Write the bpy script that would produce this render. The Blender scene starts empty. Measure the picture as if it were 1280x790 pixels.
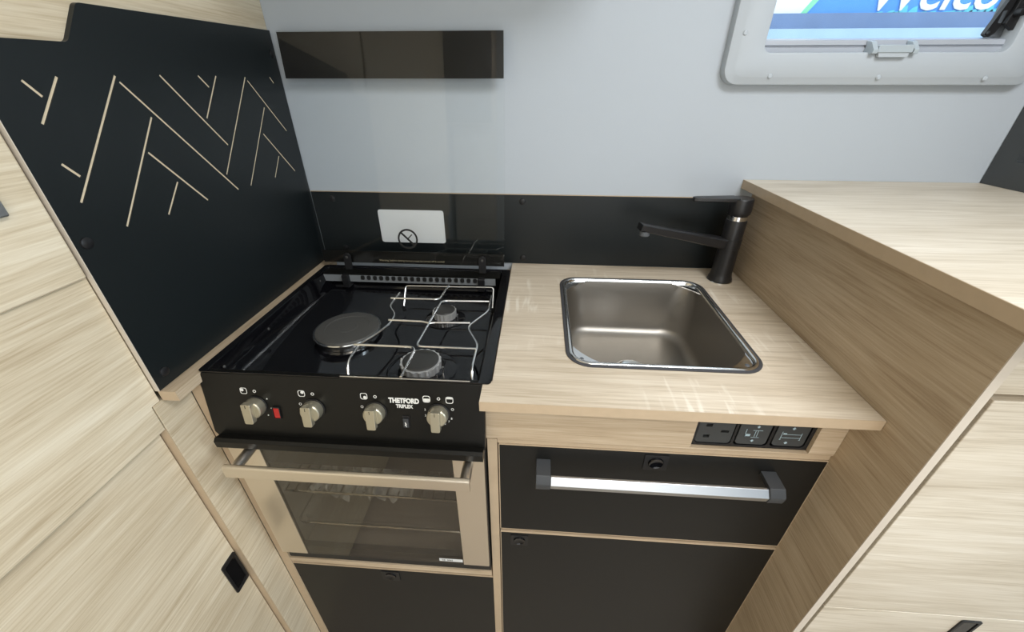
import bpy, bmesh, math, random
from mathutils import Vector, Matrix
random.seed(4)
PI = math.pi
scene = bpy.context.scene
C = scene.collection
H = 0.90            # height of the worktop; all coordinates below are measured from its top

# ------------------------------------------------------------------ camera
cam_d = bpy.data.cameras.new('camera'); cam = bpy.data.objects.new('camera', cam_d); C.objects.link(cam)
cam_d.sensor_fit = 'HORIZONTAL'; cam_d.sensor_width = 36.0
cam_d.lens = 490.3145 * 36.0 / 1280.0
cam_d.clip_start = 0.01
yaw, pitch, roll = 0.0661, 0.5298, 0.0013
cam.location = (0.5302, -0.9003, 0.3768 + H)
fw = Vector((-math.sin(yaw)*math.cos(pitch), math.cos(yaw)*math.cos(pitch), -math.sin(pitch)))
rt = Vector((math.cos(yaw), math.sin(yaw), 0)); up = rt.cross(fw)
rt2 = rt*math.cos(roll) + up*math.sin(roll); up2 = up*math.cos(roll) - rt*math.sin(roll)
cam.rotation_euler = Matrix((rt2, up2, -fw)).transposed().to_euler()
scene.camera = cam

# ------------------------------------------------------------------ world, lights, exposure
world = bpy.data.worlds.new('hall'); scene.world = world; world.use_nodes = True
world.node_tree.nodes['Background'].inputs[0].default_value = (0.90, 0.96, 1.0, 1)
world.node_tree.nodes['Background'].inputs[1].default_value = 2.4
scene.view_settings.view_transform = 'Standard'; scene.view_settings.look = 'None'
scene.view_settings.gamma = 1.0; scene.view_settings.use_curve_mapping = False
scene.view_settings.exposure = 0.06

def area(name, loc, target, sx, sy, power, col):
    d = bpy.data.lights.new(name, 'AREA'); d.shape = 'RECTANGLE'; d.size = sx; d.size_y = sy
    d.energy = power; d.color = col
    o = bpy.data.objects.new(name, d); C.objects.link(o)
    o.location = (loc[0], loc[1], loc[2] + H)
    v = Vector(target) - Vector(loc)
    o.rotation_euler = v.to_track_quat('-Z', 'Y').to_euler()
    return o
# unseen area lights standing in for overhead daylight, far window and ceiling lamp
area('overhead_area_light', (1.08, -1.00, 1.06), (1.08, -1.00, 0), 0.46, 0.46, 14.0, (0.95, 0.97, 1.0))  # added overhead area light below a closed ceiling, no roof opening
area('side_window_daylight', (2.55, -0.95, 0.50), (0.4, -0.7, 0.0), 0.9, 0.5, 20.0, (0.74, 0.89, 1.0))
area('front_fill_light', (0.85, -1.93, 0.05), (0.85, 0.0, 0.05), 1.1, 1.7, 8.5, (1.0, 0.97, 0.92))  # unseen fill added behind the camera to lift fronts and lid wall
area('ceiling_lamp_light', (0.75, -1.50, 1.06), (0.75, -1.50, 0), 0.60, 0.12, 5.0, (1.0, 0.90, 0.76))

# ------------------------------------------------------------------ materials
def mat(name, col, rough=0.5, metal=0.0, spec=0.5, bump=0.0, bscale=400.0, var=0.0, coat=0.0, aniso=None):
    m = bpy.data.materials.new(name); m.use_nodes = True
    nt = m.node_tree; b = nt.nodes['Principled BSDF']
    b.inputs['Base Color'].default_value = (*col, 1); b.inputs['Roughness'].default_value = rough
    b.inputs['Metallic'].default_value = metal; b.inputs['Specular IOR Level'].default_value = spec
    b.inputs['Coat Weight'].default_value = coat
    tc = nt.nodes.new('ShaderNodeTexCoord')
    no = nt.nodes.new('ShaderNodeTexNoise'); no.inputs['Scale'].default_value = bscale; no.inputs['Detail'].default_value = 3
    src = tc.outputs['Object']
    if aniso:
        mp = nt.nodes.new('ShaderNodeMapping'); mp.inputs['Scale'].default_value = aniso
        nt.links.new(src, mp.inputs[0]); src = mp.outputs[0]
    nt.links.new(src, no.inputs['Vector'])
    if bump:
        bp = nt.nodes.new('ShaderNodeBump'); bp.inputs['Strength'].default_value = bump; bp.inputs['Distance'].default_value = 0.001
        nt.links.new(no.outputs['Fac'], bp.inputs['Height']); nt.links.new(bp.outputs[0], b.inputs['Normal'])
    if var:
        mr = nt.nodes.new('ShaderNodeMix'); mr.data_type = 'RGBA'
        mr.inputs[6].default_value = (*[c*(1-var) for c in col], 1); mr.inputs[7].default_value = (*[min(1, c*(1+var)) for c in col], 1)
        nt.links.new(no.outputs['Fac'], mr.inputs[0]); nt.links.new(mr.outputs[2], b.inputs['Base Color'])
    return m

def wood(name, axis, dark, mid, light, rough=0.45, fleck=False, along=4.5, across=75.0):
    m = bpy.data.materials.new(name); m.use_nodes = True
    nt = m.node_tree; N = nt.nodes.new; L = nt.links.new; b = nt.nodes['Principled BSDF']
    b.inputs['Roughness'].default_value = rough; b.inputs['Specular IOR Level'].default_value = 0.35
    tc = N('ShaderNodeTexCoord')
    def mp(al, ac):
        p = N('ShaderNodeMapping'); s = [ac, ac, ac]; s['xyz'.index(axis)] = al
        p.inputs['Scale'].default_value = s; L(tc.outputs['Object'], p.inputs[0]); return p.outputs[0]
    def noise(v, det, ro, dist):
        n = N('ShaderNodeTexNoise'); n.inputs['Scale'].default_value = 1.0; n.inputs['Detail'].default_value = det
        n.inputs['Roughness'].default_value = ro; n.inputs['Distortion'].default_value = dist; L(v, n.inputs['Vector']); return n.outputs['Fac']
    n1 = noise(mp(along, across), 4, .6, .9)
    n2 = noise(mp(along*2.2, across*6.0), 3, .65, .2)
    n3 = noise(mp(along*.6, across*.12), 2, .5, .3)
    a = N('ShaderNodeMath'); a.operation = 'MULTIPLY_ADD'; a.inputs[1].default_value = .48; L(n2, a.inputs[0])
    s = N('ShaderNodeMath'); s.operation = 'MULTIPLY'; s.inputs[1].default_value = .52; L(n1, s.inputs[0]); L(s.outputs[0], a.inputs[2])
    cr = N('ShaderNodeValToRGB'); e = cr.color_ramp.elements
    e[0].position = .34; e[0].color = (*dark, 1); e[1].position = .66; e[1].color = (*light, 1)
    k = e.new(.48); k.color = (*mid, 1)
    L(a.outputs[0], cr.inputs[0])
    mx = N('ShaderNodeMix'); mx.data_type = 'RGBA'; mx.blend_type = 'MULTIPLY'; mx.inputs[0].default_value = 1
    c2 = N('ShaderNodeValToRGB'); c2.color_ramp.elements[0].position = .3; c2.color_ramp.elements[0].color = (.84, .82, .79, 1)
    c2.color_ramp.elements[1].position = .65; c2.color_ramp.elements[1].color = (1, 1, 1, 1); L(n3, c2.inputs[0])
    L(cr.outputs[0], mx.inputs[6]); L(c2.outputs[0], mx.inputs[7])
    out = mx.outputs[2]
    if fleck:
        n4 = noise(mp(70, 10), 2, .5, .4); n5 = noise(mp(3.2, 9), 1, .5, .3)
        r4 = N('ShaderNodeMapRange'); r4.inputs[1].default_value = .54; r4.inputs[2].default_value = .68; L(n4, r4.inputs[0])
        r5 = N('ShaderNodeMapRange'); r5.inputs[1].default_value = .47; r5.inputs[2].default_value = .60; L(n5, r5.inputs[0])
        mu = N('ShaderNodeMath'); mu.operation = 'MULTIPLY'; L(r4.outputs[0], mu.inputs[0]); L(r5.outputs[0], mu.inputs[1])
        m2 = N('ShaderNodeMath'); m2.operation = 'MULTIPLY'; m2.inputs[1].default_value = .5; L(mu.outputs[0], m2.inputs[0])
        mf = N('ShaderNodeMix'); mf.data_type = 'RGBA'; mf.inputs[7].default_value = (.90, .85, .74, 1)
        L(m2.outputs[0], mf.inputs[0]); L(out, mf.inputs[6]); out = mf.outputs[2]
    L(out, b.inputs['Base Color'])
    bp = N('ShaderNodeBump'); bp.inputs['Strength'].default_value = .12; bp.inputs['Distance'].default_value = .0006
    L(a.outputs[0], bp.inputs['Height']); L(bp.outputs[0], b.inputs['Normal'])
    return m

def glass(name, tint, rough=0.0, f0=0.04, haze=0.0):
    """thin sheet: clear transmission with a Schlick reflection that is the same from both sides"""
    m = bpy.data.materials.new(name); m.use_nodes = True
    nt = m.node_tree; N = nt.nodes.new; L = nt.links.new
    nt.nodes.remove(nt.nodes['Principled BSDF'])
    t = N('ShaderNodeBsdfTransparent'); t.inputs[0].default_value = (*tint, 1)
    g = N('ShaderNodeBsdfGlossy'); g.inputs['Roughness'].default_value = rough
    f = N('ShaderNodeLayerWeight'); f.inputs[0].default_value = .5
    p = N('ShaderNodeMath'); p.operation = 'POWER'; p.inputs[1].default_value = 5.0; L(f.outputs['Facing'], p.inputs[0])
    a = N('ShaderNodeMath'); a.operation = 'MULTIPLY_ADD'; a.inputs[1].default_value = 1-f0; a.inputs[2].default_value = f0; L(p.outputs[0], a.inputs[0])
    mx = N('ShaderNodeMixShader'); L(a.outputs[0], mx.inputs[0]); L(t.outputs[0], mx.inputs[1]); L(g.outputs[0], mx.inputs[2])
    o = mx.outputs[0]
    if haze:
        d = N('ShaderNodeBsdfDiffuse'); d.inputs[0].default_value = (.8, .85, .9, 1)
        m2 = N('ShaderNodeMixShader'); m2.inputs[0].default_value = haze; L(o, m2.inputs[1]); L(d.outputs[0], m2.inputs[2]); o = m2.outputs[0]
    L(o, nt.nodes['Material Output'].inputs[0])
    return m

OD, OM, OL = (.43, .325, .215), (.575, .455, .32), (.69, .575, .43)
PD, PM, PL = (.51, .41, .275), (.65, .55, .395), (.775, .69, .535)
M = {
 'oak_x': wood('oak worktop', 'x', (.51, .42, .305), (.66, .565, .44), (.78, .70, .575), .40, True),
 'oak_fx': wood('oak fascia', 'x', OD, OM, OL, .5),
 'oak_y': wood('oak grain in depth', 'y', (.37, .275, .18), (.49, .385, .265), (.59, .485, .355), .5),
 'oak_edge': mat('oak edge band', (.50, .385, .26), .5, var=.08, bscale=60),
 'pale_y': wood('pale oak grain in depth', 'y', PD, PM, PL, .5),
 'pale_x': wood('pale oak grain across', 'x', (.50, .43, .33), (.64, .57, .46), (.75, .69, .59), .45),
 'pale_edge': mat('pale oak edge band', (.60, .53, .44), .5, var=.06, bscale=60),
 'ply': mat('cut birch core', (.70, .58, .40), .7, var=.10, bscale=300),
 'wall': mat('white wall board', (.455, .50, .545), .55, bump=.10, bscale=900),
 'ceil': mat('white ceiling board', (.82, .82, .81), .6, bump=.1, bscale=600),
 'black_lam': mat('black laminate', (.007, .010, .011), .40, spec=.38, bump=.04, bscale=1500),
 'char_lam': mat('charcoal laminate front', (.007, .007, .0065), .42, spec=.30, bump=.06, bscale=1500),
 'gloss': mat('black enamel', (.004, .004, .005), .06, spec=.55),
 'satin': mat('black satin panel', (.006, .0058, .005), .36, spec=.28),
 'dark_pl': mat('black plastic', (.010, .010, .011), .42, spec=.4),
 'grey_pl': mat('charcoal plastic', (.045, .048, .052), .45, spec=.4),
 'mod': mat('graphite switch plastic', (.050, .054, .056), .38, spec=.4),
 'teeth': mat('grey painted rail', (.20, .215, .225), .4),
 'steel': mat('brushed steel', (.82, .75, .65), .34, 1.0, bump=.05, bscale=1.0, aniso=(30, 900, 900)),
 'sinksteel': mat('brushed sink steel', (.36, .338, .305), .44, 1.0, bump=.06, bscale=1.0, aniso=(40, 700, 700)),
 'chrome': mat('chrome', (.80, .80, .80), .08, 1.0),
 'rim': mat('polished steel rim', (.78, .78, .77), .16, 1.0),
 'wire': mat('bright wire', (.92, .92, .91), .24, 1.0),
 'crown': mat('cast aluminium', (.72, .72, .71), .32, .65),
 'alu': mat('satin aluminium', (.56, .58, .60), .34, 1.0),
 'champ': mat('champagne knob', (.50, .46, .35), .36, .75),
 'iron': mat('dark cast iron', (.065, .064, .060), .55, spec=.4, bump=.2, bscale=700),
 'cap': mat('burner cap enamel', (.035, .035, .033), .38),
 'red': mat('red switch', (.42, .012, .012), .25),
 'white_print': mat('white print', (.75, .75, .72), .5),
 'sticker': mat('white sticker', (.72, .74, .75), .4),
 'ring_print': mat('black print', (.012, .012, .012), .5),
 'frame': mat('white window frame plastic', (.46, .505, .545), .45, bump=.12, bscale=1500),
 'seal': mat('grey window profile', (.40, .43, .48), .4),
 'clip': mat('translucent grey clip', (.42, .48, .52), .25),
 'black_gloss': mat('tap matt black', (.012, .012, .013), .36, spec=.5),
 'rubber': mat('dark rubber gasket', (.05, .05, .055), .5),
 'lid': glass('clear lid glass', (.993, .998, .996), 0.0, .021),
 'ovenglass': glass('smoked oven glass', (.72, .70, .66), .01, .085),
 'pane': glass('acrylic pane', (.93, .97, 1.0), .02, .03, .03),
 'cavity': mat('grey oven enamel', (.36, .335, .30), .35, spec=.5),
 'film': glass('clear plastic film', (.90, .90, .90), .18, .14, .42),
 'floor': wood('grey brown vinyl floor', 'x', (.34, .29, .24), (.43, .37, .30), (.52, .45, .37), .5, along=1.2, across=18),
 'grey_panel': mat('dark grey panel', (.050, .055, .058), .5, bump=.15, bscale=1200),
 'blue': mat('banner blue', (.07, .32, .80), .6),
 'green': mat('banner green', (.25, .75, .42), .6),
 'aqua': mat('banner turquoise', (.12, .62, .70), .6),
 'bwhite': mat('banner white', (.90, .91, .92), .6),
 'slate': mat('blue grey pane band', (.14, .22, .38), .6, var=.15, bscale=14),
 'mist': mat('pale blue pane band', (.38, .52, .66), .5, var=.12, bscale=10),
 'dull': mat('grey window reveal', (.10, .11, .12), .5),
}

# ------------------------------------------------------------------ helpers
WL = {}
def place(o, parent, absloc):
    o.location = Vector(absloc) - (WL[parent] if parent else Vector((0, 0, 0)))
    if parent: o.parent = parent
    WL[o] = Vector(absloc)
def thing(name, label, cat, loc, group=None):
    o = bpy.data.objects.new(name, None); C.objects.link(o); o.empty_display_size = .05
    place(o, None, (loc[0], loc[1], loc[2] + H)); o['label'] = label; o['category'] = cat
    if group: o['group'] = group
    return o
def obj(name, bm, m, parent=None, bevel=0, smooth=False, T=None, seg=2, label=None, kind=None, cat=None):
    if T is not None: bm.transform(T)
    bmesh.ops.remove_doubles(bm, verts=bm.verts, dist=1e-6)
    bmesh.ops.recalc_face_normals(bm, faces=bm.faces)
    co = [v.co for v in bm.verts]
    lo = Vector([min(c[i] for c in co) for i in range(3)]); hi = Vector([max(c[i] for c in co) for i in range(3)])
    o0 = Vector(((lo.x+hi.x)/2, (lo.y+hi.y)/2, lo.z))
    for v in bm.verts: v.co -= o0
    me = bpy.data.meshes.new(name); bm.to_mesh(me); bm.free()
    o = bpy.data.objects.new(name, me); C.objects.link(o)
    me.materials.append(M[m] if isinstance(m, str) else m)
    place(o, parent, o0 + Vector((0, 0, H)))
    if smooth:
        for p in me.polygons: p.use_smooth = True
        me.set_sharp_from_angle(angle=math.radians(smooth if smooth is not True else 35))
    if bevel:
        b = o.modifiers.new('bevel', 'BEVEL'); b.width = bevel; b.segments = seg; b.limit_method = 'ANGLE'; b.angle_limit = math.radians(40)
        if not smooth:
            for p in me.polygons: p.use_smooth = True
            me.set_sharp_from_angle(angle=math.radians(35))
            b.harden_normals = True
    if label: o['label'] = label
    if kind: o['kind'] = kind
    if cat: o['category'] = cat
    return o
def nb(): return bmesh.new()
def box(bm, x0, x1, y0, y1, z0, z1):
    v = [bm.verts.new((x, y, z)) for x in (x0, x1) for y in (y0, y1) for z in (z0, z1)]
    for f in ((0,1,3,2),(4,6,7,5),(0,4,5,1),(2,3,7,6),(0,2,6,4),(1,5,7,3)): bm.faces.new([v[i] for i in f])
    return bm
def bx(*a): return box(nb(), *a)
def to3(axis, p, c):
    return {'x': (c, p[0], p[1]), 'y': (p[0], c, p[1]), 'z': (p[0], p[1], c)}[axis]
def prism(bm, loops, axis, a, b):
    """polygon (first loop) with holes (other loops), from a to b along axis"""
    edges = []; 
    for lp in loops:
        v = [bm.verts.new(to3(axis, p, a)) for p in lp]
        edges += [bm.edges.new((v[i], v[(i+1) % len(v)])) for i in range(len(v))]
    if len(loops) == 1: fs = [bm.faces.new(v)]
    else:
        r = bmesh.ops.triangle_fill(bm, use_beauty=True, use_dissolve=False, edges=edges)
        fs = [g for g in r['geom'] if isinstance(g, bmesh.types.BMFace)]
    r = bmesh.ops.extrude_face_region(bm, geom=fs)
    d = Vector(to3(axis, (0, 0), b - a))
    bmesh.ops.translate(bm, verts=[g for g in r['geom'] if isinstance(g, bmesh.types.BMVert)], vec=d)
    return bm
def rrect(x0, x1, y0, y1, r, n=6):
    out = []
    for cx, cy, a0 in ((x1-r, y1-r, 0), (x0+r, y1-r, PI/2), (x0+r, y0+r, PI), (x1-r, y0+r, 1.5*PI)):
        for i in range(n+1):
            a = a0 + i*PI/2/n; out.append((cx + r*math.cos(a), cy + r*math.sin(a)))
    return out
def roundpoly(pts, rad, n=5):
    out = []
    for i, p in enumerate(pts):
        r = rad[i]
        if r <= 0: out.append(p); continue
        p = Vector(p); a = (Vector(pts[i-1]) - p).normalized(); b = (Vector(pts[(i+1) % len(pts)]) - p).normalized()
        ang = a.angle(b); d = r / math.tan(ang/2); p0 = p + a*d; p1 = p + b*d
        for k in range(n+1):
            t = k/n; q = p0*(1-t)**2 + p*2*t*(1-t) + p1*t*t; out.append((q.x, q.y))
    return out
def tube(bm, pts, r, n=8, closed=False, caps=True):
    pts = [Vector(p) for p in pts]; m = len(pts); rings = []; prev = None
    for i, p in enumerate(pts):
        if closed: d = pts[(i+1) % m] - pts[i-1]
        else: d = pts[min(i+1, m-1)] - pts[max(i-1, 0)]
        d.normalize()
        if prev is None:
            u = d.orthogonal().normalized()
        else:
            u = (prev - d*prev.dot(d)).normalized()
        prev = u; w = d.cross(u)
        rings.append([bm.verts.new(p + u*r*math.cos(2*PI*k/n) + w*r*math.sin(2*PI*k/n)) for k in range(n)])
    for i in range(m if closed else m-1):
        A, B = rings[i], rings[(i+1) % m]
        for k in range(n): bm.faces.new((A[k], A[(k+1) % n], B[(k+1) % n], B[k]))
    if caps and not closed:
        bm.faces.new(rings[0][::-1]); bm.faces.new(rings[-1])
    return bm
def smoothpath(pts, rad, n=5):
    """polyline with rounded corners"""
    out = [Vector(pts[0])]
    for i in range(1, len(pts)-1):
        p = Vector(pts[i]); a = Vector(pts[i-1]) - p; b = Vector(pts[i+1]) - p
        d = min(rad, a.length*.49, b.length*.49); p0 = p + a.normalized()*d; p1 = p + b.normalized()*d
        for k in range(n+1):
            t = k/n; out.append(p0*(1-t)**2 + p*2*t*(1-t) + p1*t*t)
    out.append(Vector(pts[-1])); return out
def lathe(bm, prof, c=(0, 0, 0), n=32, T=None):
    """profile of (radius, height) about local z"""
    rings = []
    for r, h in prof:
        if r < 1e-6: rings.append([bm.verts.new((c[0], c[1], c[2]+h))])
        else: rings.append([bm.verts.new((c[0]+r*math.cos(2*PI*k/n), c[1]+r*math.sin(2*PI*k/n), c[2]+h)) for k in range(n)])
    for A, B in zip(rings, rings[1:]):
        if len(A) == 1 and len(B) == 1: continue
        for k in range(n):
            if len(A) == 1: bm.faces.new((A[0], B[(k+1) % n], B[k]))
            elif len(B) == 1: bm.faces.new((A[k], A[(k+1) % n], B[0]))
            else: bm.faces.new((A[k], A[(k+1) % n], B[(k+1) % n], B[k]))
    return bm
def text(name, body, size, m, parent, T, extrude=.0002, shear=0, offset=0, align='LEFT', sx=1.0):
    cu = bpy.data.curves.new('t', 'FONT'); cu.body = body; cu.size = size; cu.extrude = extrude; cu.shear = shear
    cu.offset = offset; cu.align_x = align; cu.resolution_u = 3
    to = bpy.data.objects.new('t', cu); C.objects.link(to)
    dg = bpy.context.evaluated_depsgraph_get(); me = bpy.data.meshes.new_from_object(to.evaluated_get(dg))
    bm = nb(); bm.from_mesh(me); bpy.data.objects.remove(to); bpy.data.curves.remove(cu); bpy.data.meshes.remove(me)
    if sx != 1: bm.transform(Matrix.Scale(sx, 4, (1, 0, 0)))
    return obj(name, bm, m, parent, T=T)
def frame_T(origin, ex, ey):
    ex = Vector(ex).normalized(); ey = Vector(ey).normalized(); ez = ex.cross(ey)
    R = Matrix((ex, ey, ez)).transposed().to_4x4(); return Matrix.Translation(Vector(origin)) @ R
def struct(name, bm, m, **k): return obj(name, bm, m, kind='structure', **k)
def facing(x, z, y): # local x right, local y up, local z towards the viewer (-Y)
    return frame_T((x, y, z), (1, 0, 0), (0, 0, 1))

# ------------------------------------------------------------------ room shell
struct('floor', bx(-.05, 2.62, -2.0, .05, -.92, -.90), 'floor')
WX0, WX1, WZ0, WZ1 = .905, 1.36, .415, .93
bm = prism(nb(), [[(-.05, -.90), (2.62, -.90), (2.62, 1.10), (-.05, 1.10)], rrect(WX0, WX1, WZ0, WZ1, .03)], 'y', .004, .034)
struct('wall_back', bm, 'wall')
struct('ceiling', bx(-.05, 2.62, -2.0, .034, 1.10, 1.12), 'ceil')
struct('wall_left', bx(-.08, -.05, -2.0, .034, -.90, 1.10), 'wall')
struct('wall_right', bx(2.60, 2.62, -2.0, .004, -.90, 1.10), 'wall')
wf = struct('wall_front', bx(-.05, 2.62, -2.02, -2.0, -.90, 1.10), 'wall')
t = thing('wardrobe', 'pale oak wardrobe added out of view for reflections in the lid glass', 'wardrobe', (.10, -1.90, -.90))  # invented so the lid glass has oak to reflect
obj('carcass', bx(-.018, .24, -2.0, -1.86, -.90, .44), 'oak_y', t)
d = obj('door', bx(-.016, .235, -1.86, -1.842, -.84, .43), 'pale_x', t, bevel=.001)
obj('catch', prism(nb(), [rrect(.09, .14, -.60, -.53, .006)], 'y', -1.842, -1.838), 'dark_pl', d)

t = thing('reflection_locker', 'charcoal locker added out of view to darken the lid band reflection', 'cabinet', (.10, -1.85, .45))  # invented dark front, keeps the reflection in the lid band low
obj('carcass', bx(-.04, .24, -2.0, -1.76, .45, 1.09), 'oak_fx', t)
obj('door', bx(-.035, .235, -1.76, -1.742, .455, 1.06), 'char_lam', t, bevel=.001)

# ------------------------------------------------------------------ left tall cabinet
t = thing('tall_cabinet', 'pale oak tall cabinet with recessed doors left of the cooker', 'cabinet', (-.03, -.75, -.90))
obj('side_panel', bx(-.045, -.0065, -.505, .003, 0.0, 1.09), 'pale_y', t)
d = obj('upper_door', bx(-.040, -.0012, -1.60, -.509, .1795, 1.05), 'pale_y', t, bevel=.003, seg=3)
obj('latch', bx(-.0022, .005, -.575, -.5455, .264, .284), 'alu', d, bevel=.002)
obj('rail', prism(nb(), [[(-1.60, -.0605), (-.5205, -.0605), (-.5205, -.0172), (-.5070, -.0172), (-.5070, .1790), (-1.60, .1790)]], 'x', -.045, -.0065), 'pale_y', t, bevel=.0012)
obj('stile', bx(-.045, -.0065, -.5192, -.4605, -.90, -.0176), 'pale_y', t, bevel=.0010)
obj('stile_edge', bx(-.0445, -.0067, -.5205, -.5193, -.90, -.0610), 'oak_edge', t)
d = obj('lower_door', bx(-.048, -.0185, -1.60, -.5225, -.88, -.0635), 'pale_y', t, bevel=.001)
ct = obj('catch', prism(nb(), [rrect(-.5570, -.5240, -.4610, -.3750, .004), rrect(-.5525, -.5285, -.4530, -.3830, .003)], 'x', -.0185, -.0160), 'dark_pl', d, bevel=.0006)
obj('catch_paddle', bx(-.0183, -.0171, -.5520, -.5290, -.4525, -.3835), 'gloss', d)
t = thing('shade_locker', 'pale locker added out of view to shade the upper wall', 'cabinet', (.34, -.13, .62))  # invented above the view, shades the top of the back wall
obj('carcass', bx(-.004, .68, -.270, .0035, .620, 1.09), 'ceil', t)
d = obj('door', bx(.002, .675, -.288, -.2705, .625, 1.05), 'pale_x', t, bevel=.001)
# ------------------------------------------------------------------ black splash panel with cut grooves
SL = [(-0.4678,0.3819,-0.4562,0.3664),(-0.4318,0.3855,-0.4704,0.3412),(-0.3625,0.3879,-0.4744,0.2592),(-0.4730,0.3018,-0.4605,0.2857),
(-0.3605,0.3812,-0.2208,0.2181),(-0.3352,0.3401,-0.4374,0.2194),(-0.3632,0.2990,-0.2948,0.2179),(-0.2960,0.3899,-0.2101,0.2897),
(-0.2250,0.3908,-0.2091,0.3746),(-0.1856,0.3912,-0.2370,0.3320),(-0.1129,0.3907,-0.2368,0.2465),(-0.1099,0.3855,-0.0294,0.2951),
(-0.0399,0.3920,-0.0308,0.3810),(-0.0821,0.3416,-0.1873,0.2178),(-0.1089,0.2981,-0.0371,0.2166),(-0.0794,0.2538,-0.1113,0.2172),(-0.3364,0.2550,-0.3731,0.2166)]
t = thing('splash_panel', 'tall black side panel with cut zigzag line pattern beside the hob', 'panel', (-.003, -.25, 0))
out = roundpoly([(-.001, .0005), (-.001, .4695), (-.3725, .4585), (-.402, .4190), (-.5050, .4165), (-.5050, .0005)], [0, 0, .010, .010, .004, 0])
def groove(s, w):
    a = Vector((s[0], s[1])); b = Vector((s[2], s[3])); d = (b-a).normalized(); n = Vector((-d.y, d.x))*w
    return [tuple(a+n), tuple(b+n), tuple(b-n), tuple(a-n)]
GW = .00165
bm = prism(nb(), [out] + [groove(s, GW) for s in SL], 'x', -.0062, 0.0)
obj('board', bm, 'black_lam', t)
ob = obj('edge_band', bx(-.0062, .0, -.5062, -.5051, .0005, .412), 'pale_edge', t, label='pale edge band')
for s in SL:
    obj('groove', prism(nb(), [groove(s, GW*.995)], 'x', -.0061, -.0012), 'ply', t)
capprof = [(0, .0032), (.0045, .0031), (.0068, .0020), (.0072, 0), (0, 0)]
TX = Matrix.Rotation(PI/2, 4, 'Y')
for (y, z) in ((-.4922, .2165), (-.4870, .0215), (-.012, .4309)):
    obj('screw_cover', lathe(nb(), capprof, n=20), 'dark_pl', t, smooth=True, T=Matrix.Translation((0, y, z)) @ TX)

# ------------------------------------------------------------------ back splash
t = thing('backsplash', 'low black upstand board on white wall behind hob and sink', 'backsplash', (.49, .002, 0))
obj('board', bx(.0005, .9935, .0, .0038, .0005, .1655), 'black_lam', t, bevel=.0006)
obj('edge_band', bx(.0005, .9935, .0, .0038, .1656, .1666), 'oak_edge', t)
TY = Matrix.Rotation(PI/2, 4, 'X')
for (x, z) in ((.0490, .150), (.0560, .030), (.494, .1506), (.498, .0151)):
    obj('screw_cover', lathe(nb(), capprof, n=20), 'dark_pl', t, smooth=True, T=Matrix.Translation((x, 0, z)) @ TY)

# ------------------------------------------------------------------ worktops
SINK = (.5835, .8930, -.4080, -.0760)
t = thing('worktop', 'light oak worktop holding the sink, right of the cooker', 'worktop', (.73, -.25, -.017))
bm = prism(nb(), [[(.4715, -.0005), (.9938, -.0005), (.9938, -.4955), (.4580, -.4955), (.4580, -.4510), (.4715, -.4510)],
                  rrect(SINK[0]+.008, SINK[1]-.008, SINK[2]+.008, SINK[3]-.008, .036)], 'z', -.0168, 0.0)
obj('slab', bm, 'oak_x', t)
obj('edge_band', bx(.4578, .9938, -.4965, -.4956, -.0168, -.0002), 'oak_edge', t)
t = thing('worktop_strip', 'narrow light oak worktop strip between black panel and cooker', 'worktop', (.012, -.25, -.017))
bm = prism(nb(), [[(-.0035, -.0005), (.0225, -.0005), (.0225, -.4640), (.0225, -.5045), (-.0035, -.5045)]], 'z', -.0168, -.0003)
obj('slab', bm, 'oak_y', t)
obj('edge_band', bx(-.0035, .0225, -.5055, -.5046, -.0168, -.0003), 'oak_edge', t)

# ------------------------------------------------------------------ cooker housing cabinet (below oven)
YD = -.4576
t = thing('oven_housing_cabinet', 'oak cabinet housing the cooker with black flap below oven', 'cabinet', (.23, -.22, -.90))
obj('post', bx(-.0062, .0135, -.4600, -.440, -.90, -.0172), 'oak_edge', t)
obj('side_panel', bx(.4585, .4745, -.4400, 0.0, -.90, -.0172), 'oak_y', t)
obj('side_edge', bx(.4610, .4770, YD-.0005, -.4402, -.90, -.1135), 'oak_edge', t)
obj('shelf', bx(.0137, .4583, -.4590, -.005, -.5290, -.5150), 'oak_fx', t)
d = obj('flap', bx(.0030, .4690, YD-.0003, -.4400, -.880, -.5400), 'char_lam', t)
obj('edge_band', bx(.0018, .4700, YD-.0003, -.4400, -.5395, -.5375), 'oak_edge', d)
obj('edge_band', bx(.0005, .0029, YD-.0003, -.4400, -.880, -.5396), 'oak_edge', d)
obj('edge_band', bx(.4691, .4707, YD-.0003, -.4400, -.880, -.5396), 'oak_edge', d)
obj('plinth', bx(.0, .4585, -.42, -.40, -.90, -.882), 'dark_pl', t)
def push_lock(x0, x1, z0, z1, y, parent):
    w = x1-x0; h = z1-z0; cx = (x0+x1)/2; cz = (z0+z1)/2
    o = obj('lock', prism(nb(), [rrect(x0, x1, z0, z1, .002), [(cx+h*.36*math.cos(2*PI*k/24), cz+h*.36*math.sin(2*PI*k/24)) for k in range(24)]], 'y', y-.0015, y-.0001), 'dark_pl', parent, bevel=.0003)
    return obj('button', lathe(nb(), [(0, .0010), (h*.20, .0012), (h*.33, .0035), (h*.345, .0005), (0, 0)], n=24), 'gloss', parent, smooth=True, T=Matrix.Translation((cx, y, cz)) @ TY)
push_lock(.212, .252, -.580, -.5455, YD-.0003, d)

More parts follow.
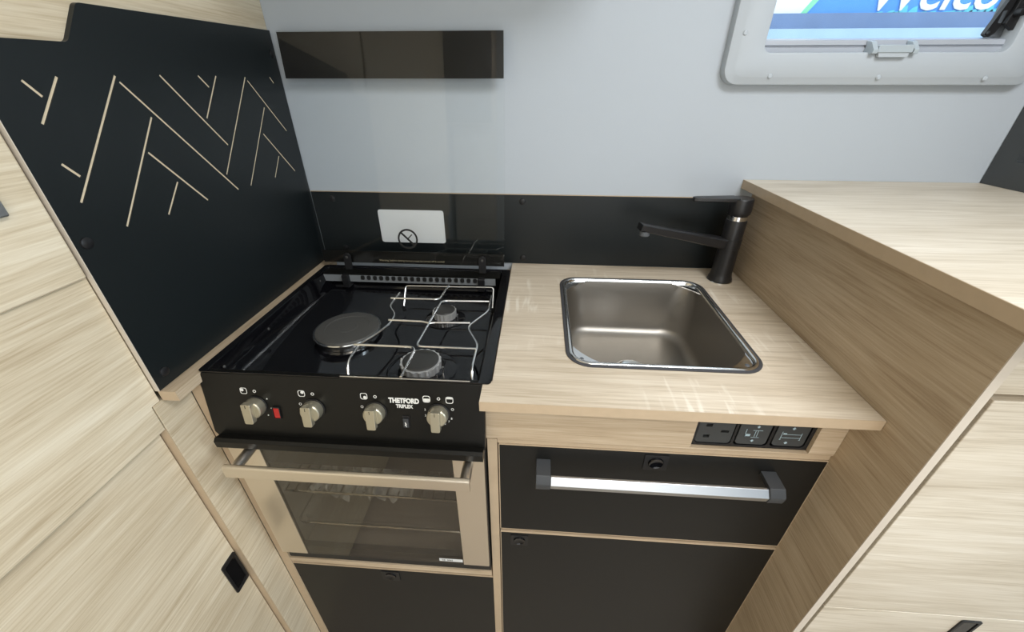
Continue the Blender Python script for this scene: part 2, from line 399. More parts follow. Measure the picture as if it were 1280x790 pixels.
# ------------------------------------------------------------------ sink base cabinet
t = thing('sink_cabinet', 'oak sink cabinet with black drawer and black door', 'cabinet', (.73, -.22, -.90))
SOC = (.7790, .9560, -.1085, -.0480)
bm = prism(nb(), [[(.4587, -.1113), (.9940, -.1113), (.9940, -.0170), (.4587, -.0170)],
                  [(SOC[0], SOC[2]), (SOC[1], SOC[2]), (SOC[1], SOC[3]), (SOC[0], SOC[3])]], 'y', -.4588, -.4430)
obj('fascia', bm, 'oak_fx', t)
obj('rail', bx(.4775, .9938, -.4560, -.4400, -.1235, -.1115), 'oak_edge', t)
obj('back_panel', bx(.4775, .9938, -.010, -.004, -.90, -.02), 'oak_fx', t)
d = obj('drawer', bx(.4805, .9926, YD, -.4400, -.3555, -.1262), 'char_lam', t)
for a in ((.4793, .9936, -.1261, -.1245), (.4793, .9936, -.3575, -.3556)): obj('edge_band', bx(a[0], a[1], YD, -.4400, a[2], a[3]), 'oak_edge', d)
for a in ((.4790, .4804), (.9927, .9938)): obj('edge_band', bx(a[0], a[1], YD, -.4400, -.3556, -.1262), 'oak_edge', d)
# bar handle: aluminium bar in black end brackets
hx0, hx1 = .5415, .9245
prof = roundpoly([(-.4880, -.1600), (-.4965, -.1705), (-.4935, -.1815), (-.4850, -.1815), (-.4840, -.1600)], [0]*5)
obj('handle_bar', prism(nb(), [prof], 'x', hx0+.0235, hx1-.0235), 'alu', d, bevel=.0008)
for x0 in (hx0, hx1-.0235):
    bm = prism(nb(), [[(YD+.0002, -.1545), (-.4890, -.1560), (-.4970, -.1660), (-.4975, -.1700), (-.4945, -.1830), (-.4835, -.1830), (-.4830, -.1690), (-.4790, -.1650), (YD+.0002, -.1650)]], 'x', x0, x0+.0234)
    obj('handle_bracket', bm, 'grey_pl', d, bevel=.001)
push_lock(.715, .753, -.1650, -.1310, YD, d)
d = obj('door', bx(.4805, .9926, YD, -.4400, -.880, -.3685), 'char_lam', t)
obj('edge_band', bx(.4793, .9936, YD, -.4400, -.3684, -.3660), 'oak_edge', d)
for a in ((.4790, .4804), (.9927, .9938)): obj('edge_band', bx(a[0], a[1], YD, -.4400, -.880, -.3685), 'oak_edge', d)
push_lock(.499, .533, -.4080, -.3760, YD, d)
obj('plinth', bx(.4775, .9938, -.42, -.40, -.90, -.882), 'dark_pl', t)

# ------------------------------------------------------------------ socket and switches
t = thing('socket_panel', 'black three module panel with power socket and two rocker switches', 'socket', (.867, -.450, -.106))
mods = [(.7860, .8400), (.8440, .8945), (.8985, .9500)]
loops = [[(SOC[0]+.0005, SOC[2]+.0005), (SOC[1]-.0005, SOC[2]+.0005), (SOC[1]-.0005, SOC[3]-.0005), (SOC[0]+.0005, SOC[3]-.0005)]]
loops += [rrect(a, b, -.1035, -.0525, .006) for a, b in mods]
obj('surround', prism(nb(), loops, 'y', -.4530, -.4470), 'dark_pl', t, bevel=.0005)
a, b = mods[0]
fx, fz = (a+b)/2, -.078
holes = [[(fx+.0065-.0022+.012, fz-.0062), (fx+.0065+.0022+.012, fz-.0062), (fx+.0065+.0022+.012, fz+.0062), (fx+.0065-.0022+.012, fz+.0062)]]
holes = [[(fx+.008, fz-.0024), (fx+.020, fz-.0024), (fx+.020, fz+.0024), (fx+.008, fz+.0024)],
         [(fx-.016, fz+.0085), (fx-.007, fz+.0085), (fx-.007, fz+.0145), (fx-.016, fz+.0145)],
         [(fx-.016, fz-.0145), (fx-.007, fz-.0145), (fx-.007, fz-.0085), (fx-.016, fz-.0085)]]
obj('socket_face', prism(nb(), [rrect(a+.0006, b-.0006, -.1029, -.0531, .006)] + holes, 'y', -.4515, -.4475), 'mod', t, bevel=.0004)
obj('socket_back', bx(a, b, -.4474, -.4460, -.1029, -.0531), 'ring_print', t)
def arrow(cx, cz, s, d):
    return [(cx-s*.45, cz-d*s*.6), (cx+s*.45, cz-d*s*.6), (cx+s*.45, cz), (cx+s*.9, cz), (cx, cz+d*s), (cx-s*.9, cz), (cx-s*.45, cz)]
for i, (a, b) in enumerate(mods[1:]):
    cx = (a+b)/2
    sw = obj('switch', prism(nb(), [rrect(a+.0022, b-.0022, -.1015, -.0545, .007)], 'y', -.4530, -.4472), 'mod', t, bevel=.0012)
    yi = (-.4533, -.45305)
    M['icon'] = M.get('icon') or mat('pale blue print', (.42, .55, .62), .5)
    def bars(lst, nm='icon'):
        bm = nb()
        for q in lst: box(bm, q[0], q[1], yi[0], yi[1], q[2], q[3])
        obj(nm, bm, 'icon', sw)
    if i == 0:
        obj('icon', prism(nb(), [arrow(cx+.003, -.0640, .0030, 1)], 'y', *yi), 'icon', sw)
        obj('icon', prism(nb(), [arrow(cx+.001, -.0925, .0030, -1)], 'y', *yi), 'icon', sw)
        bars([(cx-.013, cx-.0122, -.084, -.069), (cx-.013, cx-.0050, -.0835, -.079), (cx-.003, cx+.011, -.0715, -.0707), (cx-.003, cx+.009, -.0860, -.0853),
              (cx+.0010, cx+.0017, -.084, -.0705), (cx+.0045, cx+.0052, -.084, -.0705)])
    else:
        obj('icon', prism(nb(), [arrow(cx-.001, -.0640, .0032, 1)], 'y', *yi), 'icon', sw)
        obj('icon', prism(nb(), [arrow(cx-.004, -.0935, .0032, -1)], 'y', *yi), 'icon', sw)
        bars([(cx-.015, cx-.0143, -.087, -.071), (cx+.0135, cx+.0142, -.087, -.073), (cx-.0143, cx+.0135, -.0835, -.0828), (cx-.008, cx+.0135, -.0765, -.0758),
              (cx-.013, cx-.008, -.0765, -.0735), (cx-.0158, cx-.0135, -.0875, -.0868), (cx+.0125, cx+.0148, -.0875, -.0868)])

# ------------------------------------------------------------------ right hand cabinet with raised counter
t = thing('raised_cabinet', 'tall oak end cabinet with pale doors on the right', 'cabinet', (1.22, -.28, -.90))
XR = .9944
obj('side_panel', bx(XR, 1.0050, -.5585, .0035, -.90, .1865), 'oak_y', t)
obj('side_edge', bx(XR, 1.0050, -.5598, -.5586, -.90, .1865), 'pale_edge', t)
obj('rail', bx(1.0052, 1.62, -.5592, -.5380, .1030, .1865), 'pale_x', t, bevel=.0008)
obj('rail_return', bx(1.0052, 1.62, -.5400, -.5300, .0800, .1025), 'oak_edge', t)
d = obj('door', bx(1.0215, 1.62, -.5525, -.5365, -.3570, .0885), 'pale_x', t, bevel=.0012)
d = obj('drawer', bx(1.0215, 1.62, -.5525, -.5365, -.880, -.3590), 'pale_x', t, bevel=.0012)
obj('jamb', bx(1.0052, 1.0062, -.5480, -.5300, -.90, .0995), 'oak_edge', t)
obj('catch', prism(nb(), [rrect(1.238, 1.270, -.4420, -.3680, .004), rrect(1.2425, 1.2655, -.4370, -.3730, .003)], 'y', -.5549, -.5526), 'dark_pl', d, bevel=.0005)
obj('catch_paddle', bx(1.2430, 1.2650, -.5537, -.5526, -.4365, -.3735), 'gloss', d)
obj('seam_backing', bx(1.0070, 1.62, -.5355, -.5200, -.881, .0790), 'dull', t)  # dark sheet added behind the doors so their seams read as shade
obj('plinth', bx(1.012, 1.62, -.52, -.50, -.90, -.882), 'dark_pl', t)
t = thing('raised_counter', 'raised pale oak counter top under the window, right of the tap', 'counter', (1.30, -.29, .187))
obj('slab', bx(.9680, 1.64, -.600, .0035, .1872, .2050), 'pale_x', t)
obj('edge_band', bx(.9668, .9679, -.600, .0035, .1872, .2048), 'oak_edge', t)

t = thing('dark_divider', 'dark grey upright panel standing on raised counter at right edge', 'panel', (1.45, -.2, .206))
bm = prism(nb(), [roundpoly([(.002, .2055), (-.50, .2055), (-.50, .95), (.002, .95)], [.002, .002, .002, .002]),
                  rrect(-.32, -.040, .2525, .80, .004)], 'x', 1.4400, 1.4700)
obj('board', bm, 'grey_panel', t)
obj('recess', bx(1.4530, 1.4700, -.3195, -.0405, .253, .7995), 'gloss', t)

# ------------------------------------------------------------------ sink
x0, x1, y0, y1 = SINK
t = thing('sink', 'square brushed steel sink bowl set into the oak worktop', 'sink', ((x0+x1)/2, (y0+y1)/2, -.13))
def loop_loft(bm, specs, n=8):
    rings = []
    for (a, b, c, d, r, z) in specs:
        rings.append([bm.verts.new((p[0], p[1], z)) for p in rrect(a, b, c, d, r, n)])
    for A, B in zip(rings, rings[1:]):
        m = len(A)
        for k in range(m): bm.faces.new((A[k], A[(k+1) % m], B[(k+1) % m], B[k]))
    return rings
def ins(i, r, z): return (x0+i, x1-i, y0+i, y1-i, r, z)
bm = nb(); loop_loft(bm, [ins(0, .040, .0003), ins(0, .040, .0016), ins(.0020, .038, .0024), ins(.0050, .035, .0024), ins(.0050, .035, .0003)])
obj('gasket', bm, 'rubber', t, smooth=True)
bm = nb(); loop_loft(bm, [ins(.0050, .035, .0012), ins(.0055, .035, .0030), ins(.0075, .033, .0038), ins(.0105, .030, .0034), ins(.0125, .028, .0015), ins(.0130, .028, -.003)])
obj('rim', bm, 'rim', t, smooth=60)
bm = nb()
sp = [ins(.0128, .0282, -.0020), ins(.0135, .030, -.006), ins(.0150, .045, -.030), ins(.0185, .055, -.095)]
R = .022
for k in range(1, 7):
    a = k/6*PI/2; sp.append(ins(.0185+R*(1-math.cos(a)), .055-R*.2*(1-math.cos(a)), -.108-R*math.sin(a)))
rings = loop_loft(bm, sp)
DR = (.735, -.243)
dv = [bm.verts.new((DR[0]+.030*math.cos(2*PI*k/len(rings[-1])+.0), DR[1]+.030*math.sin(2*PI*k/len(rings[-1])), -.1315)) for k in range(len(rings[-1]))]
m = len(dv)
for k in range(m): bm.faces.new((rings[-1][k], rings[-1][(k+1) % m], dv[(k+1) % m], dv[k]))
obj('bowl', bm, 'sinksteel', t, smooth=60)
dr = obj('drain', lathe(nb(), [(.034, -.1285), (.0345, -.1270), (.031, -.1262), (.026, -.1290), (.010, -.1330), (0, -.1330)], (DR[0], DR[1], 0), 36), 'rim', t, smooth=True)
for k in range(6):
    a = k*PI/3; obj('drain_hole', lathe(nb(), [(0, -.1315), (.003, -.1315), (.003, -.1340), (0, -.1340)], (DR[0]+.016*math.cos(a), DR[1]+.016*math.sin(a), 0), 10), 'ring_print', dr)
for (cx, cy, sx, sy) in ((x0, y1, 1, -1), (x1, y1, -1, -1), (x0, y0, 1, 1), (x1, y0, -1, 1)):
    i = .0128; L_ = .047
    pts = []
    arc = rrect(0, .4, 0, .4, .028, 6)[14:21]       # lower-left corner arc of a rounded square
    pts = [(cx+sx*(i+p[0]), cy+sy*(i+p[1])) for p in arc]
    a = (cx+sx*(i+L_), cy+sy*(i+.0004)); b = (cx+sx*(i+.0004), cy+sy*(i+L_))
    mid = []
    for k in range(1, 6):
        tt = k/6; q = (Vector(a)*(1-tt)**2 + Vector((cx+sx*(i+.018), cy+sy*(i+.018)))*2*tt*(1-tt) + Vector(b)*tt*tt); mid.append((q.x, q.y))
    poly = [b] + pts + [a] + mid
    cb = obj('corner_plate', prism(nb(), [poly], 'z', -.0045, -.0022), 'chrome', t)
    obj('screw', lathe(nb(), [(0, .0012), (.0028, .0010), (.0036, 0), (.0036, -.002), (0, -.002)], (cx+sx*(i+.0125), cy+sy*(i+.0125), -.0022), 16), 'dull', cb, smooth=True)

# ------------------------------------------------------------------ tap
TB = (.9425, -.0670)
t = thing('tap', 'matt black mixer tap with flat lever and long slim spout', 'tap', (TB[0], TB[1], 0))
obj('base_ring', lathe(nb(), [(0, .0002), (.0262, .0002), (.0262, .0025), (.024, .004), (0, .004)], (*TB, 0), 40), 'chrome', t, smooth=True)
obj('body', lathe(nb(), [(0, .004), (.0252, .004), (.0247, .009), (.0225, .014), (.0213, .022), (.0205, .075), (.0205, .0775), (.0212, .078), (.0212, .099), (.0205, .0995), (.0203, .137), (.0195, .139), (0, .139)], (*TB, 0), 40), 'black_gloss', t, smooth=40)
obj('chrome_ring', lathe(nb(), [(0, .139), (.0185, .139), (.0185, .1475), (0, .1475)], (*TB, 0), 40), 'chrome', t, smooth=True)
tilt = Matrix.Translation((TB[0], TB[1], .160)) @ Matrix.Rotation(math.radians(-2), 4, 'Y') @ Matrix.Translation((-TB[0], -TB[1], -.160))
obj('head', lathe(nb(), [(0, .1475), (.017, .1475), (.0212, .152), (.0222, .158), (.0222, .180), (.0210, .1825), (0, .183)], (*TB, 0), 40), 'black_gloss', t, smooth=40, T=tilt)
lv = nb()
prof = [(TB[0]-.010, -.0145), (TB[0]-.012, .0145), (.850, .0085), (.8425, .0050), (.8425, -.0050), (.850, -.0085)]
prism(lv, [[(p[0], TB[1]-.006*(TB[0]-p[0])/.1+p[1]) for p in prof]], 'z', .1765, .1850)
obj('lever', lv, 'black_gloss', t, bevel=.002, seg=3)
p0 = Vector((TB[0]-.017, TB[1]-.004, .0885)); p1 = Vector((.7385, -.103, .1305))
dx = (p1-p0).normalized(); sd = dx.cross(Vector((0, 0, 1))).normalized(); upv = sd.cross(dx)
sb = nb(); ring = []
for p, w, hh in ((p0, .0145, .0110), (p0.lerp(p1, .5), .0130, .0085), (p1, .0120, .0070)):
    ring.append([sb.verts.new(p + sd*a*w + upv*b*hh) for a, b in ((-1, -.7), (-.75, -1), (.75, -1), (1, -.7), (1, .8), (.8, 1), (-.8, 1), (-1, .8))])
for A, B in zip(ring, ring[1:]):
    for k in range(8): sb.faces.new((A[k], A[(k+1) % 8], B[(k+1) % 8], B[k]))
sb.faces.new(ring[0][::-1]); sb.faces.new(ring[-1])
so = obj('spout', sb, 'black_gloss', t, bevel=.0008)
q = p1 - dx*.014 - upv*.0065
obj('aerator', lathe(nb(), [(0, 0), (.0105, 0), (.0105, -.0085), (.0085, -.0105), (.0075, -.0085), (0, -.0085)], q, 24), 'dull', so, smooth=40)

# ------------------------------------------------------------------ cooker
CX0, CX1 = .0190, .4700
YB, YF = -.0455, -.4600
ZB = -.040
t = thing('cooker', 'black built-in gas cooker with raised glass lid and steel trimmed oven', 'cooker', (.24, -.26, -.50))
# hob tray: flange ring, walls and floor
bm = nb()
def hr(a, b, c, d, r, z): return (a, b, c, d, r, z)
loop_loft(bm, [hr(CX0, CX1, YF+.0005, YB, .006, .0004), hr(CX0, CX1, YF+.0005, YB, .006, .0018), hr(CX0+.010, CX1-.016, YF+.0015, YB-.006, .006, .0022),
               hr(CX0+.0125, CX1-.0185, YF+.0030, YB-.0085, .006, .0008), hr(CX0+.018, CX1-.024, YF+.010, YB-.030, .012, ZB+.006), hr(CX0+.024, CX1-.030, YF+.016, YB-.036, .010, ZB)], 5)
rg = [v for v in bm.verts]; last = rg[-24:]
bm.faces.new(last)
obj('hob_tray', bm, 'gloss', t, smooth=40)
# rear vent rail with comb of slots
obj('vent_rail', bx(CX0+.008, .4380, YB-.0420, YB-.0405, -.0210, -.0045), 'teeth', t)
obj('vent_shelf', bx(CX0+.008, .4480, YB-.0415, YB-.0090, -.0040, -.0010), 'satin', t)
for k in range(19):
    xx = .122 + k*.0147
    if xx < .392:
        obj('vent_slot', prism(nb(), [rrect(xx, xx+.0088, -.0150, -.0046, .0030, 3)], 'y', YB-.0440, YB-.0421), 'ring_print', t)
# front control panel, slightly tilted
ev = Vector((0, .0200, .1190)).normalized()
P0 = Vector((0, -.4790, -.1180))
TP = frame_T(P0, (1, 0, 0), ev)                # local x, local y up along panel, local z outwards
PH = .1190
bm = nb()
# panel section with rolled top edge, swept across
sec = [(-.012, PH+.002), (-.004, PH+.003), (.0, PH-.001), (0, 0), (-.016, 0)]
poly = roundpoly([(.0170, .010), (.0240, 0), (.4605, 0), (.4605, PH-.004), (.4565, PH), (.0240, PH), (.0170, PH-.010)], [.004, 0, 0, .002, .002, .004, .004])
prism(bm, [poly], 'z', -.0140, 0)
obj('control_panel', bm, 'satin', t, T=TP, bevel=.0025, seg=3)
# lip below panel
bm = prism(nb(), [roundpoly([(-.4600, -.1180), (-.4900, -.1085), (-.4945, -.1130), (-.4940, -.1270), (-.4700, -.1290), (-.4600, -.1290)], [0, .002, .002, .002, 0, 0])], 'x', .0265, .4585)
obj('heat_lip', bm, 'satin', t)
obj('oven_body', prism(nb(), [[(.0155, -.512), (.4575, -.512), (.4575, -.1185), (.0155, -.1185)], [(.060, -.465), (.420, -.465), (.420, -.150), (.060, -.150)]], 'y', -.4570, -.080), 'ring_print', t)
# knobs
def PT(x, v, w=0): return TP @ Matrix.Translation((x, v, w))
KN = [(.1020, .064), (.1945, .064), (.2925, .0645), (.3900, .0660)]
for (kx, kv) in KN:
    k = obj('knob', lathe(nb(), [(0, .0160), (.0138, .0160), (.0152, .0145), (.0160, .0060), (.0150, .0020), (.0150, 0), (0, 0)], n=36), 'champ', t, T=PT(kx, kv), smooth=35)
    g = nb(); prism(g, [roundpoly([(-.0068, -.0185), (.0068, -.0185), (.0075, .0158), (-.0075, .0158)], [.003, .003, .002, .002])], 'z', .0150, .0240)
    obj('grip', g, 'champ', k, T=PT(kx, kv), bevel=.0009)
    obj('pointer', box(nb(), -.0004, .0004, .0095, .0150, .0240, .0243), 'ring_print', k, T=PT(kx, kv))
    obj('collar', lathe(nb(), [(.0172, .0004), (.0172, .0016), (.0150, .0020), (.0150, .0004)], n=36), 'dark_pl', k, T=PT(kx, kv))
# printed marks
def prnt(name, bm, T): return obj(name, bm, 'white_print', t, T=T)
def ringbm(r, w, n=20):
    return prism(nb(), [[(r*math.cos(2*PI*k/n), r*math.sin(2*PI*k/n)) for k in range(n)], [((r-w)*math.cos(2*PI*k/n), (r-w)*math.sin(2*PI*k/n)) for k in range(n)]], 'z', .0001, .0003)
def sqbm(s, w): return prism(nb(), [rrect(-s, s, -s, s, s*.55, 4), rrect(-s+w, s-w, -s+w, s-w, s*.5, 4)], 'z', .0001, .0003)
def disc(r, n=14): return prism(nb(), [[(r*math.cos(2*PI*k/n), r*math.sin(2*PI*k/n)) for k in range(n)]], 'z', .0001, .0003)
for i, (kx, kv) in enumerate(KN):
    prnt('off_mark', ringbm(.0026, .0010), PT(kx+.001, kv+.0255))
    if i < 3:
        s = .0055; prnt('zone_mark', sqbm(s, .0009), PT(kx-.0165, kv+.0255))
        qx, qy = ((-.0022, .0015), (.0015, .0020), (.0015, -.0020))[i]
        prnt('zone_mark', disc(.0026), PT(kx-.0165+qx, kv+.0255+qy))
        if i: prnt('flame_mark', ringbm(.0022, .0007), PT(kx-.0215, kv+.0065))
for sgn, full in ((-1, True), (1, False)):
    ox = KN[3][0]+sgn*.0175; s = .0058
    prnt('oven_mark', sqbm(s, .0010), PT(ox, KN[3][1]+.0240))
    prnt('oven_mark', prism(nb(), [rrect(-s+.0006, s-.0006, -s+.0006, .0010, .002, 3)] if full else [rrect(-s+.0006, s-.0006, .0018, s-.0006, .0015, 3)], 'z', .0001, .0003), PT(ox, KN[3][1]+.0240))
prnt('flame_mark', ringbm(.0022, .0007), PT(KN[3][0]+.0215, KN[3][1]+.0080))
for a, tx in ((165, '2'), (195, '3'), (215, '4'), (235, '5'), (-25, '8'), (-45, '7'), (-65, '6')):
    a = math.radians(a); text('dial_number', tx, .0050, 'white_print', t, PT(KN[3][0]+.0215*math.cos(a), KN[3][1]+.0205*math.sin(a)-.0015, .0002), align='CENTER')
for a in (35, -10, -50):
    a = math.radians(a); prnt('dial_mark', disc(.0011, 8), PT(KN[0][0]+.0225*math.cos(a), KN[0][1]+.0225*math.sin(a)))
text('brand_lettering', 'THETFORD', .0115, 'white_print', t, PT(.3375, .0815, .0002), offset=.0006, align='CENTER', sx=.80)
text('model_lettering', 'TRIPLEX', .0085, 'white_print', t, PT(.3375, .0725, .0002), offset=.0003, align='CENTER', sx=.82)
# red neon switch and ignition button
b_ = obj('indicator_switch', prism(nb(), [rrect(.1265, .1385, .0420, .0640, .0015), rrect(.1275, .1375, .0430, .0620, .001)], 'z', 0, .0030), 'dark_pl', t, T=TP)
obj('red_rocker', bx(.1278, .1372, .0435, .0615, .0002, .0025), 'red', t, T=TP, bevel=.0008, label='red rocker switch')
b_ = obj('ignition_button', prism(nb(), [rrect(.3330, .3440, .0380, .0590, .0012)], 'z', 0, .0012), 'dark_pl', t, T=TP)
b2 = obj('ignition_key', bx(.3342, .3428, .0390, .0545, .0013, .0040), 'grey_pl', t, T=TP, bevel=.001)
zz = [(0, .0045), (.0018, .0005), (.0004, .0005), (.0016, -.0045), (-.0020, .0000), (-.0004, .0000), (-.0014, .0045)]
prnt('spark_mark', prism(nb(), [zz], 'z', .0041, .0043), PT(.3385, .0445))
# screws on tray rim
for (xx, yy, zz_) in ((.0370, -.4300, -.012), (.0395, -.4435, -.012), (.0330, -.1080, -.012), (.0345, -.3100, -.016)):
    obj('rivet', lathe(nb(), [(0, .0012), (.0020, .0008), (.0026, 0), (.0026, -.001), (0, -.001)], n=12), 'iron', t, smooth=True, T=Matrix.Translation((xx, yy, zz_)) @ TX)
# hotplate
HP = (.1745, -.2870)
h = obj('hotplate', lathe(nb(), [(0, -.0200), (.0180, -.0200), (.0185, -.0203), (.0400, -.0203), (.0405, -.0198), (.0520, -.0198), (.0565, -.0206), (.0580, -.0225), (.0580, -.0250), (0, -.0250)], (*HP, 0), 56), 'iron', t, smooth=25)
obj('steel_rim', lathe(nb(), [(.0580, -.0230), (.0612, -.0228), (.0622, -.0245), (.0605, -.0310), (.0560, -.0335), (.0560, -.0395), (.0500, -.0398), (.0500, -.0230), (.0580, -.0230)], (*HP, 0), 56), 'rim', h, smooth=40)
# burners
for (bxx, byy, r) in ((.3460, -.2110, .0235), (.3430, -.3830, .0335)):
    u = obj('burner', lathe(nb(), [(r*1.75, ZB+.0004), (r*1.75, ZB+.0022), (r*1.62, ZB+.0032), (r*1.30, ZB+.0020), (r*1.05, ZB+.0030), (r*.92, ZB+.0064), (r*.80, ZB+.0066), (r*.80, ZB+.0004)], (bxx, byy, 0), 48), 'gloss', t, smooth=35)
    # fluted chrome crown
    n = 72; cr_ = nb()
    lo_ = []; hi_ = []
    for k in range(n):
        a = 2*PI*k/n; rr = r*(1.0 if (k//2) % 2 == 0 else .955)
        lo_.append(cr_.verts.new((bxx+rr*math.cos(a), byy+rr*math.sin(a), -.0340))); hi_.append(cr_.verts.new((bxx+rr*1.02*math.cos(a), byy+rr*1.02*math.sin(a), -.0195)))
    for k in range(n): cr_.faces.new((lo_[k], lo_[(k+1) % n], hi_[(k+1) % n], hi_[k]))
    cr_.faces.new(lo_); cr_.faces.new(hi_)
    obj('crown', cr_, 'crown', u)
    obj('cap', lathe(nb(), [(0, -.0165), (r*.70, -.0166), (r*.86, -.0172), (r*.90, -.0182), (r*.86, -.0194), (0, -.0194)], (bxx, byy, 0), 48), 'cap', u, smooth=True)
    obj('spark_plug', lathe(nb(), [(0, .0145), (.0012, .0140), (.0012, .008), (.0028, .0075), (.0028, 0)], (bxx-r*1.12, byy+r*.35, ZB+.0005), 12), 'white_print', u, smooth=40)
    obj('thermocouple', lathe(nb(), [(0, .0150), (.0014, .0140), (.0014, 0)], (bxx+r*1.15, byy-r*.2, ZB+.0005), 12), 'rim', u, smooth=40)
# lid: glass sheet leaning back, black bands, hinges
LB, LT = Vector((0, -.0600, .0140)), Vector((0, -.0250, .4660))
TLid = frame_T(LB, (1, 0, 0), (LT-LB)); LH = (LT-LB).length
lx0, lx1 = .0245, .4570
lid = obj('lid', prism(nb(), [rrect(lx0, lx1, 0, LH, .004)], 'z', -.0020, .0020), 'lid', t, T=TLid)
obj('top_band', bx(lx0+.001, lx1-.001, LH-.0765, LH-.001, -.0032, -.0021), 'satin', lid, T=TLid)
obj('bottom_band', bx(lx0+.001, lx1-.001, .001, .0300, -.0032, -.0021), 'satin', lid, T=TLid)
n = 36
obj('warning_ring', prism(nb(), [[(.0232*math.cos(2*PI*k/n), .0232*math.sin(2*PI*k/n)) for k in range(n)], [(.0190*math.cos(2*PI*k/n), .0190*math.sin(2*PI*k/n)) for k in range(n)]], 'z', .0021, .0023), 'ring_print', lid, T=TLid @ Matrix.Translation((.2360, .0620, 0)))
obj('warning_bar', box(nb(), -.0190, .0190, -.0022, .0022, .0021, .0023), 'ring_print', lid, T=TLid @ Matrix.Translation((.2360, .0620, 0)) @ Matrix.Rotation(math.radians(-45), 4, 'Z'))
obj('warning_symbol', box(nb(), -.0005, .0150, -.0013, .0013, .0021, .0022), 'iron', lid, T=TLid @ Matrix.Translation((.2360, .0620, 0)) @ Matrix.Rotation(math.radians(45), 4, 'Z'))
M['gold_print'] = mat('faded gold print', (.30, .26, .17), .5)
text('warning_lettering', 'Warning: before closing burners must be turned off & cooled', .0062, 'gold_print', lid, TLid @ Matrix.Translation((.1625, .0080, .0022)))
for hx in (.0870, .4060):
    hg = nb(); prism(hg, [roundpoly([(-.0085, -.014), (.0085, -.014), (.0085, .020), (0, .030), (-.0085, .020)], [.001, .001, .006, .008, .006])], 'z', .0022, .0075)
    hh = obj('hinge', hg, 'dark_pl', t, T=TLid @ Matrix.Translation((hx, 0, 0)), bevel=.001)
    obj('hinge_screw', lathe(nb(), [(0, .0012), (.0026, .0009), (.0032, 0), (0, 0)], n=14), 'iron', hh, T=TLid @ Matrix.Translation((hx, .0165, .0075)), smooth=True)
    obj('hinge_foot', bx(hx-.0075, hx+.0075, -.0980, -.0700, -.0330, -.0015), 'dark_pl', hh, bevel=.002)
# oven door
OY = -.4760
dz0, dz1 = -.4600, -.1330
od = obj('oven_door', prism(nb(), [[(.0240, dz0), (.4570, dz0), (.4570, dz1), (.0240, dz1)], [(.0700, dz0+.022), (.4130, dz0+.022), (.4130, dz1-.050), (.0700, dz1-.050)]], 'y', OY+.0035, OY+.0150), 'ring_print', t)
obj('door_glass', bx(.0795, .4045, OY, OY+.0032, dz0+.0005, dz1), 'ovenglass', od)
obj('steel_trim', bx(.0240, .0790, OY-.0006, OY+.0032, dz0, dz1), 'steel', od, bevel=.0008)
obj('steel_trim', bx(.4050, .4570, OY-.0006, OY+.0032, dz0, dz1), 'steel', od, bevel=.0008)
obj('rating_sticker', bx(.3560, .4035, OY-.0003, OY-.0001, -.4520, -.4425), 'sticker', od)
text('sticker_lettering', 'CE  0063', .0060, 'ring_print', od, facing(.3610, -.4495, OY-.0004))
HY = -.5270
hb = nb()
prism(hb, [roundpoly([(HY+.006, -.1290), (HY-.0015, -.1305), (HY-.0020, -.1530), (HY+.006, -.1545)], [.002, .003, .003, .002])], 'x', .0570, .4420)
hd = obj('oven_handle', hb, 'steel', od, smooth=40)
for xx in (.0690, .4335):
    obj('handle_post', tube(nb(), [(xx, HY+.004, -.1420), (xx, OY-.0007, -.1420)],   .0085, 20), 'steel', hd, smooth=40)

# pan support: one lift-off wire grid
t = thing('pan_support', 'chrome wire pan support over the two gas burners', 'pan support', (.34, -.28, ZB))
GZ = .0015; WR = .0021
def rod(pts, rad=.010, r=WR, dz=0):
    p3 = [(p[0], p[1], (p[2] if len(p) > 2 else GZ) + dz) for p in pts]
    return obj('wire', tube(nb(), smoothpath(p3, rad), r, 8), 'wire', t, smooth=True)
rod([(0.2483, -0.1782, ZB+.004), (0.2483, -0.1480), (0.4403, -0.1432), (0.4403, -0.1744, ZB+.004)], .006)
rod([(0.4398, -0.1816), (0.4414, -0.2456), (0.4134, -0.2992), (0.4137, -0.3134), (0.4368, -0.3596), (0.4368, -0.4257), (0.4412, -0.4514, ZB+.004)], .012, dz=0)
rod([(0.2455, -0.1811), (0.2437, -0.2391), (0.2662, -0.2719), (0.2665, -0.3055), (0.2550, -0.3382), (0.2384, -0.3695), (0.2381, -0.4202), (0.2461, -0.4504, ZB+.004)], .012)
rod([(0.2376, -0.2110), (0.3379, -0.2099), (0.3423, -0.1451)], .011, dz=.0030)
rod([(0.4387, -0.2115), (0.3442, -0.2149), (0.3359, -0.3763), (0.4366, -0.3768)], .012, dz=.0030)
rod([(0.2617, -0.2947), (0.3262, -0.2958), (0.3394, -0.3012), (0.3466, -0.2982), (0.4134, -0.2944)], .006, dz=.0022)
rod([(0.2319, -0.3783), (0.3369, -0.3786), (0.3356, -0.4563)], .014, dz=.0030)
rod([(0.2423, -0.4567), (0.4389, -0.4553)], dz=-.0015)
for (xx, yy) in ((0.4412, -0.4514), (0.2461, -0.4504), (0.2483, -0.1782), (0.4403, -0.1744)):
    obj('rubber_foot', lathe(nb(), [(0, .008), (.0028, .0075), (.0036, .001), (.0036, 0), (0, 0)], (xx, yy, ZB+.0005), 12), 'dark_pl', t, smooth=True)

